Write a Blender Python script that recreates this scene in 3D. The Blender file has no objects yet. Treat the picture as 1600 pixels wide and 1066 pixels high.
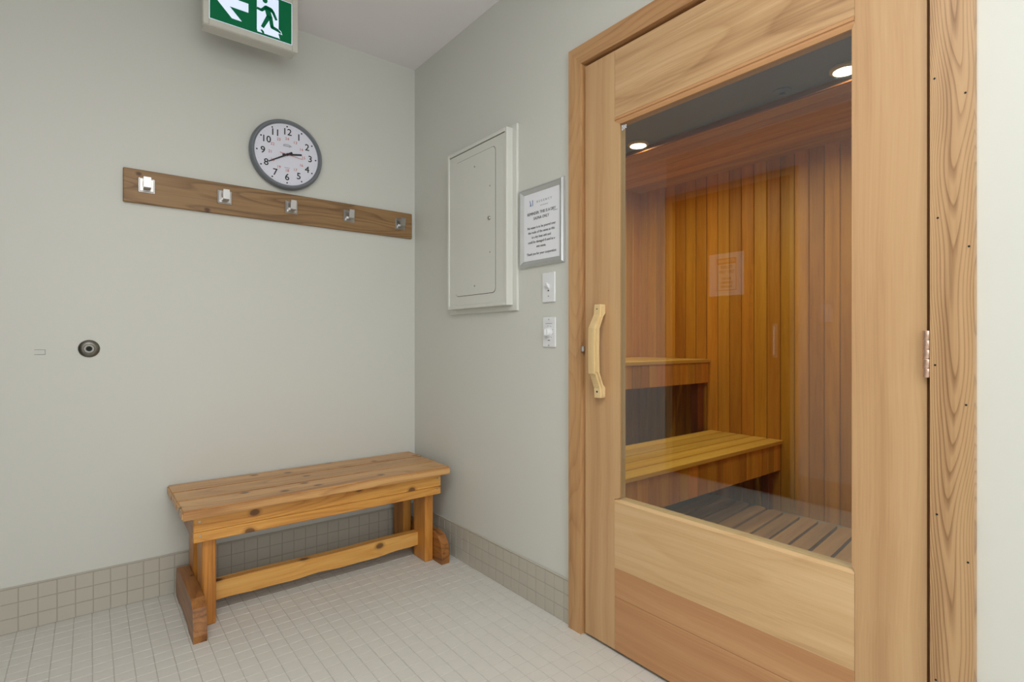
import bpy, bmesh, math, random
from mathutils import Vector, Matrix
random.seed(7)
PI = math.pi
scene = bpy.context.scene
COL = scene.collection

# ------------------------------------------------------------------ camera
cam_d = bpy.data.cameras.new('camera')
cam = bpy.data.objects.new('camera', cam_d)
COL.objects.link(cam)
cam_d.sensor_width = 36.0
cam_d.lens = 834.4 / 1600 * 36.0
cam_d.clip_start = 0.02
cam.location = (-1.4234, -2.6749, 1.07)
cam.rotation_euler = (PI / 2, 0, math.radians(51.656 - 90))
scene.camera = cam

# ------------------------------------------------------------------ world, exposure
world = bpy.data.worlds.new('world')
scene.world = world
world.use_nodes = True
world.node_tree.nodes['Background'].inputs[0].default_value = (0.8, 0.85, 0.9, 1)
world.node_tree.nodes['Background'].inputs[1].default_value = 0.3
vs = scene.view_settings
vs.view_transform = 'Standard'
vs.look = 'None'
vs.gamma = 1.0
vs.use_curve_mapping = False
vs.exposure = 0.0

CEIL = 2.581            # room ceiling
XO = -2.33              # opposite wall
YR = -4.7               # rear wall
SX, SY, SZ = 2.0, -2.75, 2.23     # sauna back wall, right wall, ceiling


def area(name, loc, size, power, col, rot=(0, 0, 0), sy=None, shape=None):
    d = bpy.data.lights.new(name, 'AREA')
    d.energy = power
    d.color = col
    d.shape = shape or ('RECTANGLE' if sy else 'SQUARE')
    d.size = size
    if sy:
        d.size_y = sy
    o = bpy.data.objects.new(name, d)
    o.location = loc
    o.rotation_euler = rot
    COL.objects.link(o)
    return o


# two ceiling troffers behind the photographer
TROFFERS = [(-1.52, -2.45), (-1.50, -3.9)]
for i, (lx, ly) in enumerate(TROFFERS):
    area('troffer_light', (lx, ly, CEIL - 0.035), 1.1, (20.5, 8)[i], (1.0, 0.985, 0.955), sy=0.55)
area('rear_fill_light', (-1.38, -4.66, 1.45), 1.7, 21, (0.95, 0.98, 1.0), rot=(PI / 2, 0, 0), sy=1.6)  # added fill lamp at the rear wall, evens out walls and ceiling
SAUNA_LIGHTS = [(1.103, -0.675), (1.093, -1.775)]
for lx, ly in SAUNA_LIGHTS:
    area('sauna_light', (lx, ly, SZ - 0.024), 0.085, 9.5, (1.0, 0.93, 0.66), shape='DISK')


# ------------------------------------------------------------------ mesh helpers
class MB:
    """collects simple solids in world coordinates, builds ONE mesh object"""
    def __init__(self):
        self.v = []
        self.f = []

    def add(self, vs, fs):
        n = len(self.v)
        self.v += [tuple(p) for p in vs]
        self.f += [tuple(i + n for i in f) for f in fs]
        return self

    def box(self, a, b, c=0.0):
        x0, x1 = sorted((a[0], b[0])); y0, y1 = sorted((a[1], b[1])); z0, z1 = sorted((a[2], b[2]))
        c = min(c, (x1 - x0) * .45, (y1 - y0) * .45, (z1 - z0) * .45)
        if c <= 0:
            vs = [(x, y, z) for x in (x0, x1) for y in (y0, y1) for z in (z0, z1)]
            return self.add(vs, [(0, 1, 3, 2), (4, 6, 7, 5), (0, 4, 5, 1), (2, 3, 7, 6), (0, 2, 6, 4), (1, 5, 7, 3)])
        bm = bmesh.new()
        bmesh.ops.create_cube(bm, size=1.0)
        for v in bm.verts:
            v.co = (x0 + (v.co.x + .5) * (x1 - x0), y0 + (v.co.y + .5) * (y1 - y0), z0 + (v.co.z + .5) * (z1 - z0))
        bmesh.ops.bevel(bm, geom=bm.edges[:], offset=c, segments=1, affect='EDGES', profile=0.5)
        return self.bm(bm)

    def bm(self, bm):
        bm.verts.index_update()
        self.add([v.co[:] for v in bm.verts], [[v.index for v in f.verts] for f in bm.faces])
        bm.free()
        return self

    def prism(self, pts, axis, a, b):
        """pts in the two other axes (in x,y,z order), extruded along axis from a to b"""
        n = len(pts)
        def put(p, t):
            q = list(p); q.insert(axis, t); return q
        vs = [put(p, a) for p in pts] + [put(p, b) for p in pts]
        fs = [tuple(range(n))[::-1], tuple(range(n, 2 * n))]
        fs += [(i, (i + 1) % n, n + (i + 1) % n, n + i) for i in range(n)]
        return self.add(vs, fs)

    def lathe(self, prof, n, org, ax, cap=True):
        """prof = [(r, h)], revolved about direction ax ('x','y','z','-x','-y','-z') from org"""
        s = -1 if ax[0] == '-' else 1
        k = 'xyz'.index(ax[-1])
        u, w = (k + 1) % 3, (k + 2) % 3
        vs, fs = [], []
        for r, h in prof:
            for i in range(n):
                t = 2 * PI * i / n
                p = [0, 0, 0]
                p[k] = org[k] + s * h
                p[u] = org[u] + r * math.cos(t)
                p[w] = org[w] + r * math.sin(t)
                vs.append(p)
        m = len(prof)
        for j in range(m - 1):
            for i in range(n):
                fs.append((j * n + i, j * n + (i + 1) % n, (j + 1) * n + (i + 1) % n, (j + 1) * n + i))
        if cap:
            fs.append(tuple(range(n))[::-1])
            fs.append(tuple(range((m - 1) * n, m * n)))
        return self.add(vs, fs)

    def mesh(self, name, org=(0, 0, 0)):
        me = bpy.data.meshes.new(name)
        me.from_pydata([(p[0] - org[0], p[1] - org[1], p[2] - org[2]) for p in self.v], [], self.f)
        bm = bmesh.new(); bm.from_mesh(me)
        bmesh.ops.recalc_face_normals(bm, faces=bm.faces[:])
        bm.to_mesh(me); bm.free()
        return me

    def build(self, name, mat, parent=None, org=None, smooth=False):
        if org is None:
            if parent is not None:
                org = wloc(parent)
            else:
                org = tuple((min(p[i] for p in self.v) + max(p[i] for p in self.v)) / 2 if i < 2 else min(p[2] for p in self.v) for i in range(3))
        me = self.mesh(name, org)
        o = bpy.data.objects.new(name, me)
        me.materials.append(mat)
        if smooth:
            me.polygons.foreach_set('use_smooth', [True] * len(me.polygons))
            try:
                me.set_sharp_from_angle(angle=math.radians(35))
            except Exception:
                pass
        place(o, org, parent)
        return o


def wloc(o):
    p = Vector(o.location)
    while o.parent:
        o = o.parent
        p = p + Vector(o.location)
    return tuple(p)


def place(o, org, parent):
    COL.objects.link(o)
    if parent is not None:
        pl = wloc(parent)
        o.parent = parent
        o.location = tuple(org[i] - pl[i] for i in range(3))
    else:
        o.location = org
    return o


def inst(me, name, org, parent):
    return place(bpy.data.objects.new(name, me), org, parent)


def tag(o, label, cat, group=None):
    o['label'] = label
    if cat:
        o['category'] = cat
    if group:
        o['group'] = group
    return o


def thing(name, loc, label, cat, group=None):
    o = bpy.data.objects.new(name, None)
    COL.objects.link(o)
    o.location = loc
    o.empty_display_size = .05
    return tag(o, label, cat, group)


def struct(name, loc, label=None):
    o = bpy.data.objects.new(name, None)
    COL.objects.link(o)
    o.location = loc
    o.empty_display_size = .05
    o['kind'] = 'structure'
    if label:
        o['label'] = label
    return o


FRAMES = {   # text right / up / normal for every wall
    'right': ((0, -1, 0), (0, 0, 1), (-1, 0, 0)),
    'left': ((1, 0, 0), (0, 0, 1), (0, -1, 0)),
    'opp': ((0, 1, 0), (0, 0, 1), (1, 0, 0)),
}


def text(name, body, size, loc, wall, mat, parent, align='CENTER', sx=1.0, bold=0.0, depth=0.0003, spacing=1.0):
    c = bpy.data.curves.new(name, 'FONT')
    c.body = body
    c.size = size
    c.align_x = align
    c.align_y = 'CENTER'
    c.extrude = depth
    c.bevel_depth = bold
    c.bevel_resolution = 0
    c.resolution_u = 3
    c.space_character = spacing
    t = bpy.data.objects.new(name, c)
    COL.objects.link(t)
    bpy.context.view_layer.update()
    me = bpy.data.meshes.new_from_object(t.evaluated_get(bpy.context.evaluated_depsgraph_get()))
    bpy.data.objects.remove(t)
    r, u, n = (Vector(q) for q in FRAMES[wall])
    M = Matrix((r * sx, u, n)).transposed()
    for v in me.vertices:
        v.co = M @ v.co
    me.materials.clear()
    me.materials.append(mat)
    me.name = name
    return place(bpy.data.objects.new(name, me), loc, parent)


# ------------------------------------------------------------------ materials
def srgb(r, g, b):
    f = lambda c: (c / 255 / 12.92) if c / 255 <= .04045 else ((c / 255 + .055) / 1.055) ** 2.4
    return (f(r), f(g), f(b), 1.0)


class NT:
    def __init__(self, name):
        self.m = bpy.data.materials.new(name)
        self.m.use_nodes = True
        self.t = self.m.node_tree
        self.b = self.t.nodes['Principled BSDF']

    def n(self, kind, **kw):
        nd = self.t.nodes.new(kind)
        for k, v in kw.items():
            if k.startswith('i_'):
                nd.inputs[k[2:].replace('_', ' ')].default_value = v
            else:
                setattr(nd, k, v)
        return nd

    def l(self, a, b):
        self.t.links.new(a, b)

    def math(self, op, a, b=None, clamp=False):
        nd = self.n('ShaderNodeMath', operation=op, use_clamp=clamp)
        for i, q in enumerate((a, b)):
            if q is None:
                continue
            if isinstance(q, (int, float)):
                nd.inputs[i].default_value = q
            else:
                self.l(q, nd.inputs[i])
        return nd.outputs[0]

    def mix(self, fac, a, b, blend='MIX'):
        nd = self.n('ShaderNodeMixRGB', blend_type=blend)
        for i, q in enumerate((fac, a, b)):
            if isinstance(q, (int, float)):
                nd.inputs[i].default_value = q
            elif isinstance(q, tuple):
                nd.inputs[i].default_value = q
            else:
                self.l(q, nd.inputs[i])
        return nd.outputs[0]

    def ramp(self, fac, stops):
        nd = self.n('ShaderNodeValToRGB')
        cr = nd.color_ramp
        while len(cr.elements) < len(stops):
            cr.elements.new(.5)
        for e, (p, c) in zip(cr.elements, stops):
            e.position = p
            e.color = c if isinstance(c, tuple) else (c, c, c, 1)
        self.l(fac, nd.inputs[0])
        return nd.outputs[0]

    def bump(self, h, strength, dist=.002):
        nd = self.n('ShaderNodeBump')
        nd.inputs['Strength'].default_value = strength
        nd.inputs['Distance'].default_value = dist
        self.l(h, nd.inputs['Height'])
        self.l(nd.outputs[0], self.b.inputs['Normal'])


def plain(name, col, rough=.5, metal=0.0, emit=None, strength=0.0, spec=None):
    k = NT(name)
    k.b.inputs['Base Color'].default_value = col
    k.b.inputs['Roughness'].default_value = rough
    k.b.inputs['Metallic'].default_value = metal
    if spec is not None:
        k.b.inputs['Specular IOR Level'].default_value = spec
    if emit:
        k.b.inputs['Emission Color'].default_value = emit
        k.b.inputs['Emission Strength'].default_value = strength
    return k.m


def paint(name, col, rough=.55, mott=.03, bump=.08, scale=60):
    k = NT(name)
    tc = k.n('ShaderNodeTexCoord')
    a = k.n('ShaderNodeTexNoise'); a.inputs['Scale'].default_value = 3.0; a.inputs['Detail'].default_value = 3
    k.l(tc.outputs['Object'], a.inputs['Vector'])
    b = k.n('ShaderNodeTexNoise'); b.inputs['Scale'].default_value = scale * 4; b.inputs['Detail'].default_value = 2
    k.l(tc.outputs['Object'], b.inputs['Vector'])
    d = tuple(c * (1 - 2 * mott) for c in col[:3]) + (1,)
    k.l(k.mix(a.outputs[0], d, col), k.b.inputs['Base Color'])
    k.b.inputs['Roughness'].default_value = rough
    if bump:
        k.bump(b.outputs[0], bump, .001)
    return k.m


def wood(name, light, mid, dark, axis=2, grain=1.0, cath=0.0, cath_scale=9.0, stretch=.05, vary=.12, rough=.5,
         knots=0.0, knot_scale=5.0, fiber=.25, hue=0.0, contrast=1.0, offset=(0, 0, 0), knot_col=(0.06, 0.015, 0.005, 1), ring=None):
    """procedural timber: grain runs along axis in object space; every object gets its own cut"""
    k = NT(name)
    tc = k.n('ShaderNodeTexCoord')
    oi = k.n('ShaderNodeObjectInfo')
    rv = k.n('ShaderNodeVectorMath', operation='SCALE')
    rv.inputs[0].default_value = (17.3, 11.9, 23.7)
    k.l(oi.outputs['Random'], rv.inputs['Scale'])
    ad = k.n('ShaderNodeVectorMath', operation='ADD')
    k.l(tc.outputs['Object'], ad.inputs[0]); k.l(rv.outputs[0], ad.inputs[1])
    ad2 = k.n('ShaderNodeVectorMath', operation='ADD')
    k.l(ad.outputs[0], ad2.inputs[0]); ad2.inputs[1].default_value = offset
    # slow wander of the grain
    wn = k.n('ShaderNodeTexNoise'); wn.inputs['Scale'].default_value = 2.2; wn.inputs['Detail'].default_value = 1
    k.l(ad2.outputs[0], wn.inputs['Vector'])
    ws = k.n('ShaderNodeVectorMath', operation='SCALE'); ws.inputs['Scale'].default_value = .035
    k.l(wn.outputs[1], ws.inputs[0])
    ad3 = k.n('ShaderNodeVectorMath', operation='ADD')
    k.l(ad2.outputs[0], ad3.inputs[0]); k.l(ws.outputs[0], ad3.inputs[1])
    mp = k.n('ShaderNodeMapping')
    sc = [1.0, 1.0, 1.0]; sc[axis] = stretch
    mp.inputs['Scale'].default_value = sc
    k.l(ad3.outputs[0], mp.inputs['Vector'])
    P = mp.outputs[0]
    bn = k.n('ShaderNodeTexNoise'); bn.inputs['Scale'].default_value = 26 * grain; bn.inputs['Detail'].default_value = 4
    k.l(P, bn.inputs['Vector'])
    mp2 = k.n('ShaderNodeMapping')
    sc2 = [1.0, 1.0, 1.0]; sc2[axis] = .25
    mp2.inputs['Scale'].default_value = sc2
    k.l(P, mp2.inputs['Vector'])
    fn = k.n('ShaderNodeTexNoise'); fn.inputs['Scale'].default_value = 260 * grain; fn.inputs['Detail'].default_value = 2
    k.l(mp2.outputs[0], fn.inputs['Vector'])
    big = k.n('ShaderNodeTexNoise'); big.inputs['Scale'].default_value = 6 * grain; big.inputs['Detail'].default_value = 1
    k.l(P, big.inputs['Vector'])
    f = k.math('ADD', k.math('MULTIPLY', bn.outputs[0], .6), k.math('MULTIPLY', big.outputs[0], .4))
    f = k.math('ADD', f, k.math('MULTIPLY', k.math('SUBTRACT', fn.outputs[0], .5), fiber))
    if cath > 0:
        # growth rings cut flat: contour lines of a slowly varying field
        cn = k.n('ShaderNodeTexNoise'); cn.inputs['Scale'].default_value = cath_scale; cn.inputs['Detail'].default_value = 1.5
        cn.inputs['Roughness'].default_value = .35
        mp3 = k.n('ShaderNodeMapping')
        sc3 = [1.0, 1.0, 1.0]; sc3[axis] = .13
        mp3.inputs['Scale'].default_value = sc3
        k.l(ad3.outputs[0], mp3.inputs['Vector'])
        k.l(mp3.outputs[0], cn.inputs['Vector'])
        saw = k.math('FRACT', k.math('MULTIPLY', cn.outputs[0], 13.0))
        if ring:
            u_ax, u0, kq, zs, zn = ring
            sp = k.n('ShaderNodeSeparateXYZ'); k.l(tc.outputs['Object'], sp.inputs[0])
            du = k.math('SUBTRACT', sp.outputs[u_ax], u0)
            rn = k.n('ShaderNodeTexNoise', noise_dimensions='1D'); rn.inputs['Scale'].default_value = .9; rn.inputs['Detail'].default_value = 2
            k.l(k.math('ADD', sp.outputs[axis], 3.3), rn.inputs['W'])
            dn = k.n('ShaderNodeTexNoise', noise_dimensions='1D'); dn.inputs['Scale'].default_value = 2.3; dn.inputs['Detail'].default_value = 1
            k.l(k.math('ADD', sp.outputs[axis], 9.1), dn.inputs['W'])
            du = k.math('ADD', du, k.math('MULTIPLY', k.math('SUBTRACT', dn.outputs[0], .5), .05))
            du = k.math('POWER', k.math('ABSOLUTE', du), .85)
            ln = k.n('ShaderNodeTexNoise'); ln.inputs['Scale'].default_value = 9.0; ln.inputs['Detail'].default_value = 2
            k.l(mp3.outputs[0], ln.inputs['Vector'])
            fld = k.math('ADD', k.math('MULTIPLY', k.math('MULTIPLY', du, du), kq), k.math('MULTIPLY', sp.outputs[axis], zs))
            fld = k.math('ADD', fld, k.math('MULTIPLY', rn.outputs[0], zn))
            saw = k.math('FRACT', k.math('ADD', fld, k.math('MULTIPLY', ln.outputs[0], 4.2)))
        line = k.ramp(saw, [(0.0, 1.0), (.10, .15), (.55, 0.0), (.93, .75), (1.0, 1.0)])
        f = k.math('SUBTRACT', f, k.math('MULTIPLY', line, cath))
    lo, hi = .5 - .28 / contrast, .5 + .22 / contrast
    col = k.ramp(f, [(max(0, lo), dark), (.5 * (lo + hi), mid), (min(1, hi), light)])
    if knots > 0:
        vo = k.n('ShaderNodeTexVoronoi', voronoi_dimensions='2D'); vo.inputs['Scale'].default_value = knot_scale
        sp = k.n('ShaderNodeSeparateXYZ'); k.l(ad3.outputs[0], sp.inputs[0])
        others = [i for i in range(3) if i != axis]
        cb_ = k.n('ShaderNodeCombineXYZ')
        k.l(k.math('MULTIPLY', sp.outputs[axis], .7), cb_.inputs[0])
        k.l(k.math('ADD', sp.outputs[others[0]], sp.outputs[others[1]]), cb_.inputs[1])
        k.l(cb_.outputs[0], vo.inputs['Vector'])
        kk = k.ramp(vo.outputs['Distance'], [(0.0, 1.0), (.040 * knots, .95), (.052 * knots, .4), (.085 * knots, 0.0)])
        col = k.mix(k.math('MULTIPLY', kk, .85), col, knot_col)
    hs = k.n('ShaderNodeHueSaturation')
    k.l(col, hs.inputs['Color'])
    r2 = k.math('FRACT', k.math('MULTIPLY', oi.outputs['Random'], 7.31))
    k.l(k.math('ADD', k.math('MULTIPLY', k.math('SUBTRACT', r2, .5), 2 * vary), 1.0), hs.inputs['Value'])
    if hue:
        r3 = k.math('FRACT', k.math('MULTIPLY', oi.outputs['Random'], 13.7))
        k.l(k.math('ADD', k.math('MULTIPLY', k.math('SUBTRACT', r3, .5), hue), .5), hs.inputs['Hue'])
    k.l(hs.outputs[0], k.b.inputs['Base Color'])
    k.b.inputs['Roughness'].default_value = rough
    k.bump(f, .12, .0015)
    return k.m


WALL = paint('wall_paint', srgb(211, 212, 206), .5, .012, .10)
CEILP = paint('ceiling_paint', srgb(240, 237, 240), .8, .01, .06)
WHITE_TRIM = paint('white_gloss_paint', srgb(216, 217, 211), .35, .01, .03)
FLOOR_TILE = paint('floor_tile_glaze', srgb(216, 214, 208), .55, .03, .03, 20)
FLOOR_GROUT = paint('floor_grout', srgb(196, 192, 183), .8, .05, .1)
BASE_TILE = paint('base_tile_glaze', srgb(190, 185, 173), .42, .035, .05, 20)
BASE_GROUT = paint('base_grout', srgb(172, 166, 153), .8, .04, .1)

STILE_V = wood('cedar_stile', srgb(206, 170, 126), srgb(194, 154, 111), srgb(168, 126, 85), 2, 1.0, vary=.05, rough=.48, stretch=.02)
RAIL_H = wood('cedar_rail', srgb(218, 186, 144), srgb(203, 167, 122), srgb(178, 138, 96), 1, .9, vary=.05, rough=.46, stretch=.035, cath=.10, cath_scale=5)
RAIL_RED = wood('cedar_rail_red', srgb(205, 158, 112), srgb(188, 138, 94), srgb(168, 112, 74), 1, .9, vary=.05, rough=.48, stretch=.03)
RAIL_TOP = wood('cedar_rail_top', srgb(210, 174, 132), srgb(188, 150, 108), srgb(150, 112, 76), 1, .8, vary=.02, rough=.46, stretch=.045, contrast=1.35, cath=.10, cath_scale=5)
CASING_V = wood('fir_casing', srgb(198, 164, 122), srgb(186, 148, 106), srgb(140, 102, 66), 2, 1.0, cath=.24, cath_scale=7.5, vary=.03, rough=.45, stretch=.04, fiber=.15, ring=(1, -.040, -1500.0, 8.5, 9.0))
CASING_L = wood('fir_casing_narrow', srgb(204, 164, 118), srgb(190, 146, 100), srgb(158, 114, 74), 2, 1.0, cath=.12, cath_scale=9, vary=.03, rough=.45, stretch=.04)
CASING_H = wood('fir_casing_head', srgb(198, 158, 112), srgb(182, 138, 94), srgb(150, 104, 66), 1, 1.0, cath=.16, cath_scale=8, vary=.03, rough=.45, stretch=.04)
HANDLE_W = wood('pale_handle_wood', srgb(232, 208, 162), srgb(222, 194, 144), srgb(204, 170, 118), 2, 1.2, vary=.02, rough=.4, stretch=.04)
BENCH_X = wood('pine_bench_boards', srgb(228, 180, 106), srgb(213, 155, 77), srgb(174, 110, 42), 0, .8, cath=.10, cath_scale=8, vary=.07, rough=.36,
               knots=2.0, knot_scale=7.5, stretch=.05, contrast=1.2)
BENCH_TOP = wood('pine_bench_top', srgb(218, 174, 118), srgb(202, 154, 98), srgb(166, 116, 68), 0, .8, cath=.16, cath_scale=8, vary=.05, rough=.34,
                 knots=1.3, knot_scale=6.0, stretch=.05, contrast=1.25)
BENCH_Z = wood('pine_bench_legs', srgb(218, 160, 84), srgb(200, 134, 58), srgb(152, 90, 30), 2, .8, cath=.12, cath_scale=8, vary=.06, rough=.36, stretch=.06)
BENCH_Y = wood('pine_bench_feet', srgb(186, 134, 76), srgb(158, 104, 52), srgb(104, 62, 28), 1, .8, cath=.16, cath_scale=8, vary=.06, rough=.38, stretch=.06,
               knots=.8, knot_scale=6)
RACK_W = wood('weathered_cedar_rack', srgb(170, 137, 96), srgb(150, 116, 76), srgb(112, 82, 50), 0, .9, cath=.22, cath_scale=8, vary=.02, rough=.5, stretch=.05,
              knots=.7, knot_scale=5)
SA_V = wood('sauna_plank', srgb(218, 160, 58), srgb(200, 137, 38), srgb(156, 96, 20), 2, 1.0, cath=.06, cath_scale=9, contrast=.8, vary=.17, hue=.012, rough=.5, stretch=.05)
SA_Y = wood('sauna_ceiling_plank', srgb(214, 172, 88), srgb(196, 148, 64), srgb(156, 108, 40), 1, 1.0, cath=.06, cath_scale=8, vary=.16, rough=.55, stretch=.05)
SA_X = wood('sauna_seat_slat', srgb(230, 188, 96), srgb(216, 168, 74), srgb(182, 130, 46), 0, 1.0, vary=.15, rough=.5, stretch=.04)
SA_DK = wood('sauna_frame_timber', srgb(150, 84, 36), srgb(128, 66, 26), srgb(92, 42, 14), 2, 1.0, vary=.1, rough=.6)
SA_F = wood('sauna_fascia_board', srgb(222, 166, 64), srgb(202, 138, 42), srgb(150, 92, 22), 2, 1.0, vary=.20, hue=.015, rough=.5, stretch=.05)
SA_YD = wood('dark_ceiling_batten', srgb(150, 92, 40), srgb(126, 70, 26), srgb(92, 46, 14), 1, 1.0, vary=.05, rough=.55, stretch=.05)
SLATE = paint('slate_ceiling_board', srgb(112, 142, 235), .6, .02, .04)
DUCK = wood('worn_duckboard', srgb(190, 148, 96), srgb(170, 128, 80), srgb(136, 98, 58), 0, 1.0, vary=.10, rough=.65, stretch=.05)
DARKDOOR = wood('dark_stained_door', srgb(66, 44, 30), srgb(54, 34, 22), srgb(38, 22, 14), 2, 1.0, vary=.02, rough=.4)
OPPTRIM = plain('opposite_door_frame', srgb(176, 156, 120), .4)

BLACK = plain('black_ink', (.012, .012, .014, 1), .5)
INK = plain('grey_ink', srgb(70, 72, 80), .6)
REDINK = plain('red_ink', srgb(196, 84, 84), .6)
PALEINK = plain('pale_grey_ink', srgb(150, 156, 170), .6)
BLUEINK = plain('blue_ink', srgb(70, 110, 170), .6)
ORANGE = plain('orange_print', srgb(214, 92, 36), .5)
PAPER = plain('paper', srgb(234, 236, 243), .6)
DIAL = plain('clock_dial', srgb(224, 226, 240), .45)
CLOCKRIM = plain('grey_clock_case', srgb(112, 118, 125), .32)
CHROME = plain('polished_chrome', (.46, .45, .44, 1), .30, 1.0)
NICKEL = plain('dark_nickel', (.20, .19, .17, 1), .42, 1.0)
HOLE = plain('dark_recess', (.01, .01, .01, 1), .8)
ALU = plain('brushed_aluminium', (.60, .62, .63, 1), .33, .85)
COPPER = plain('copper_plate', (.72, .50, .40, 1), .28, 1.0)
PLASTIC = plain('white_plastic', srgb(226, 228, 232), .28)
SIGNBODY = plain('sign_housing', srgb(206, 205, 196), .45)
GREEN = plain('exit_green', srgb(3, 84, 50), .45, emit=srgb(2, 92, 56), strength=.45, spec=.2)
EXITWHITE = plain('exit_white', srgb(225, 232, 245), .4, emit=srgb(205, 222, 255), strength=.55)
LAMP = plain('lit_lamp_lens', (1, .9, .75, 1), .4, emit=(1.0, .90, .72, 1), strength=7.0)
TROFF = plain('lit_troffer_lens', (1, 1, 1, 1), .5, emit=(1.0, .965, .90, 1), strength=2.5)
FILL_GLOW = plain('glowing_fill_pane', (.8, .85, .9, 1), .6, emit=(.95, .98, 1.0, 1), strength=.8)  # glowing face of the added rear fill panel
CONC = paint('sauna_floor_concrete', srgb(150, 140, 124), .7, .06, .1)
DARKGAP = plain('shadow_gap', (.02, .012, .008, 1), .9)
SCREW = plain('steel_screw', (.45, .42, .38, 1), .35, 1.0)

# clear glass: see-through with the mirror reflection of both faces
g = NT('door_glass')
nt = g.t
lw = g.n('ShaderNodeLayerWeight'); lw.inputs['Blend'].default_value = .5
fr = g.math('ADD', g.math('MULTIPLY', g.math('POWER', lw.outputs['Facing'], 5.0), .92), .085, True)
tr = g.n('ShaderNodeBsdfTransparent'); tr.inputs[0].default_value = (.90, .925, .88, 1)
gl = g.n('ShaderNodeBsdfGlossy'); gl.inputs['Roughness'].default_value = .0; gl.inputs['Color'].default_value = (.84, .94, 1.0, 1)
mx = g.n('ShaderNodeMixShader')
g.l(fr, mx.inputs[0]); g.l(tr.outputs[0], mx.inputs[1]); g.l(gl.outputs[0], mx.inputs[2])
g.l(mx.outputs[0], nt.nodes['Material Output'].inputs['Surface'])
GLASS = g.m

# ------------------------------------------------------------------ room shell
P = .0543               # tile pitch (mosaic tile and joint)
DOOR_Y0, DOOR_Y1, DOOR_Z = -1.303, -2.336, 2.084     # clear opening in the right wall

wl = MB().box((XO - .1, 0, -.1), (0, .1, CEIL)).build('wall_left', WALL, org=(0, 0, 0))
wl['kind'] = 'structure'; wl['label'] = 'off-white painted wall behind the bench, clock and hook rack'
wr = (MB().box((0, .1, -.1), (.1, DOOR_Y0 + .012, CEIL))
      .box((0, DOOR_Y1 - .012, -.1), (.1, YR, CEIL))
      .box((0, DOOR_Y0 + .012, DOOR_Z + .012), (.1, DOOR_Y1 - .012, CEIL)).build('wall_right', WALL, org=(0, 0, 0)))
wr['kind'] = 'structure'; wr['label'] = 'off-white painted wall holding the sauna door'
wo = MB().box((XO - .1, 0, -.1), (XO, YR, CEIL)).build('wall_opposite', WALL, org=(XO, 0, 0))
wo['kind'] = 'structure'; wo['label'] = 'off-white wall facing the sauna door, seen mirrored in its glass'
wb = MB().box((XO - .1, YR - .1, -.1), (.1, YR, CEIL)).build('wall_rear', WALL, org=(XO, YR, 0))
wb['kind'] = 'structure'; wb['label'] = 'off-white wall behind the photographer'
ce = MB().box((XO - .1, YR - .1, CEIL), (.1, .1, CEIL + .1)).build('ceiling', CEILP, org=(0, 0, CEIL))
ce['kind'] = 'structure'; ce['label'] = 'flat light grey painted room ceiling'

# floor: grout bed with mosaic tiles proud of it
fl = MB().box((XO - .1, YR - .1, -.12), (.1, .1, -.0016)).build('floor', FLOOR_GROUT, org=(0, 0, 0))
fl['kind'] = 'structure'; fl['label'] = 'pale beige mosaic tile floor of the changing room'
J = .0026
def tile_mesh(name, mat, axis, thick, cham=.0009):
    """one tile, its back on the plane, lying in the plane normal to axis (0,1,2)"""
    h = (P - J) / 2
    lo = [(-h, -h), (h, -h), (h, h), (-h, h)]
    hi = [(x * (1 - cham / h), y * (1 - cham / h)) for x, y in lo]
    vs, fs = [], []
    for ring, t in ((lo, 0), (lo, thick * .55), (hi, thick)):
        for q in ring:
            p = list(q); p.insert(axis, t if axis == 2 else -t); vs.append(p)
    for a in (0, 4):
        fs += [(a + i, a + (i + 1) % 4, a + 4 + (i + 1) % 4, a + 4 + i) for i in range(4)]
    fs.append((8, 9, 10, 11))
    m = MB().add(vs, fs).mesh(name)
    m.materials.append(mat)
    return m

ft = tile_mesh('tile', FLOOR_TILE, 2, .0016, .0005)
cells = []
nx, ny = int(-XO / P), int(-YR / P)
fwd = Vector((math.sin(math.radians(38.344)), math.cos(math.radians(38.344))))
rgt = Vector((fwd.y, -fwd.x))
for i in range(nx):
    for j in range(ny):
        x, y = -(i + .5) * P - .004, -(j + .5) * P - .004
        d = Vector((x + 1.4234, y + 2.6749))
        f, r = d.dot(fwd), d.dot(rgt)
        vis = f > .3 and abs(r / f) < .955 and 1.07 / f < .632
        # behind the sauna door plane or outside the frame counts as unseen
        cells.append((f if vis else 99 + f, x, y))
cells.sort()
for f, x, y in cells[:300]:
    inst(ft, 'tile', (x, y, -.0016), fl)
rest = MB()
base_v = [v.co.copy() for v in ft.vertices]
base_f = [tuple(p.vertices) for p in ft.polygons]
for f, x, y in cells[300:]:
    rest.add([(q.x + x, q.y + y, q.z - .0016) for q in base_v], base_f)
ro = rest.build('tile_field', FLOOR_TILE, fl)
ro['kind'] = 'stuff'

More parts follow.
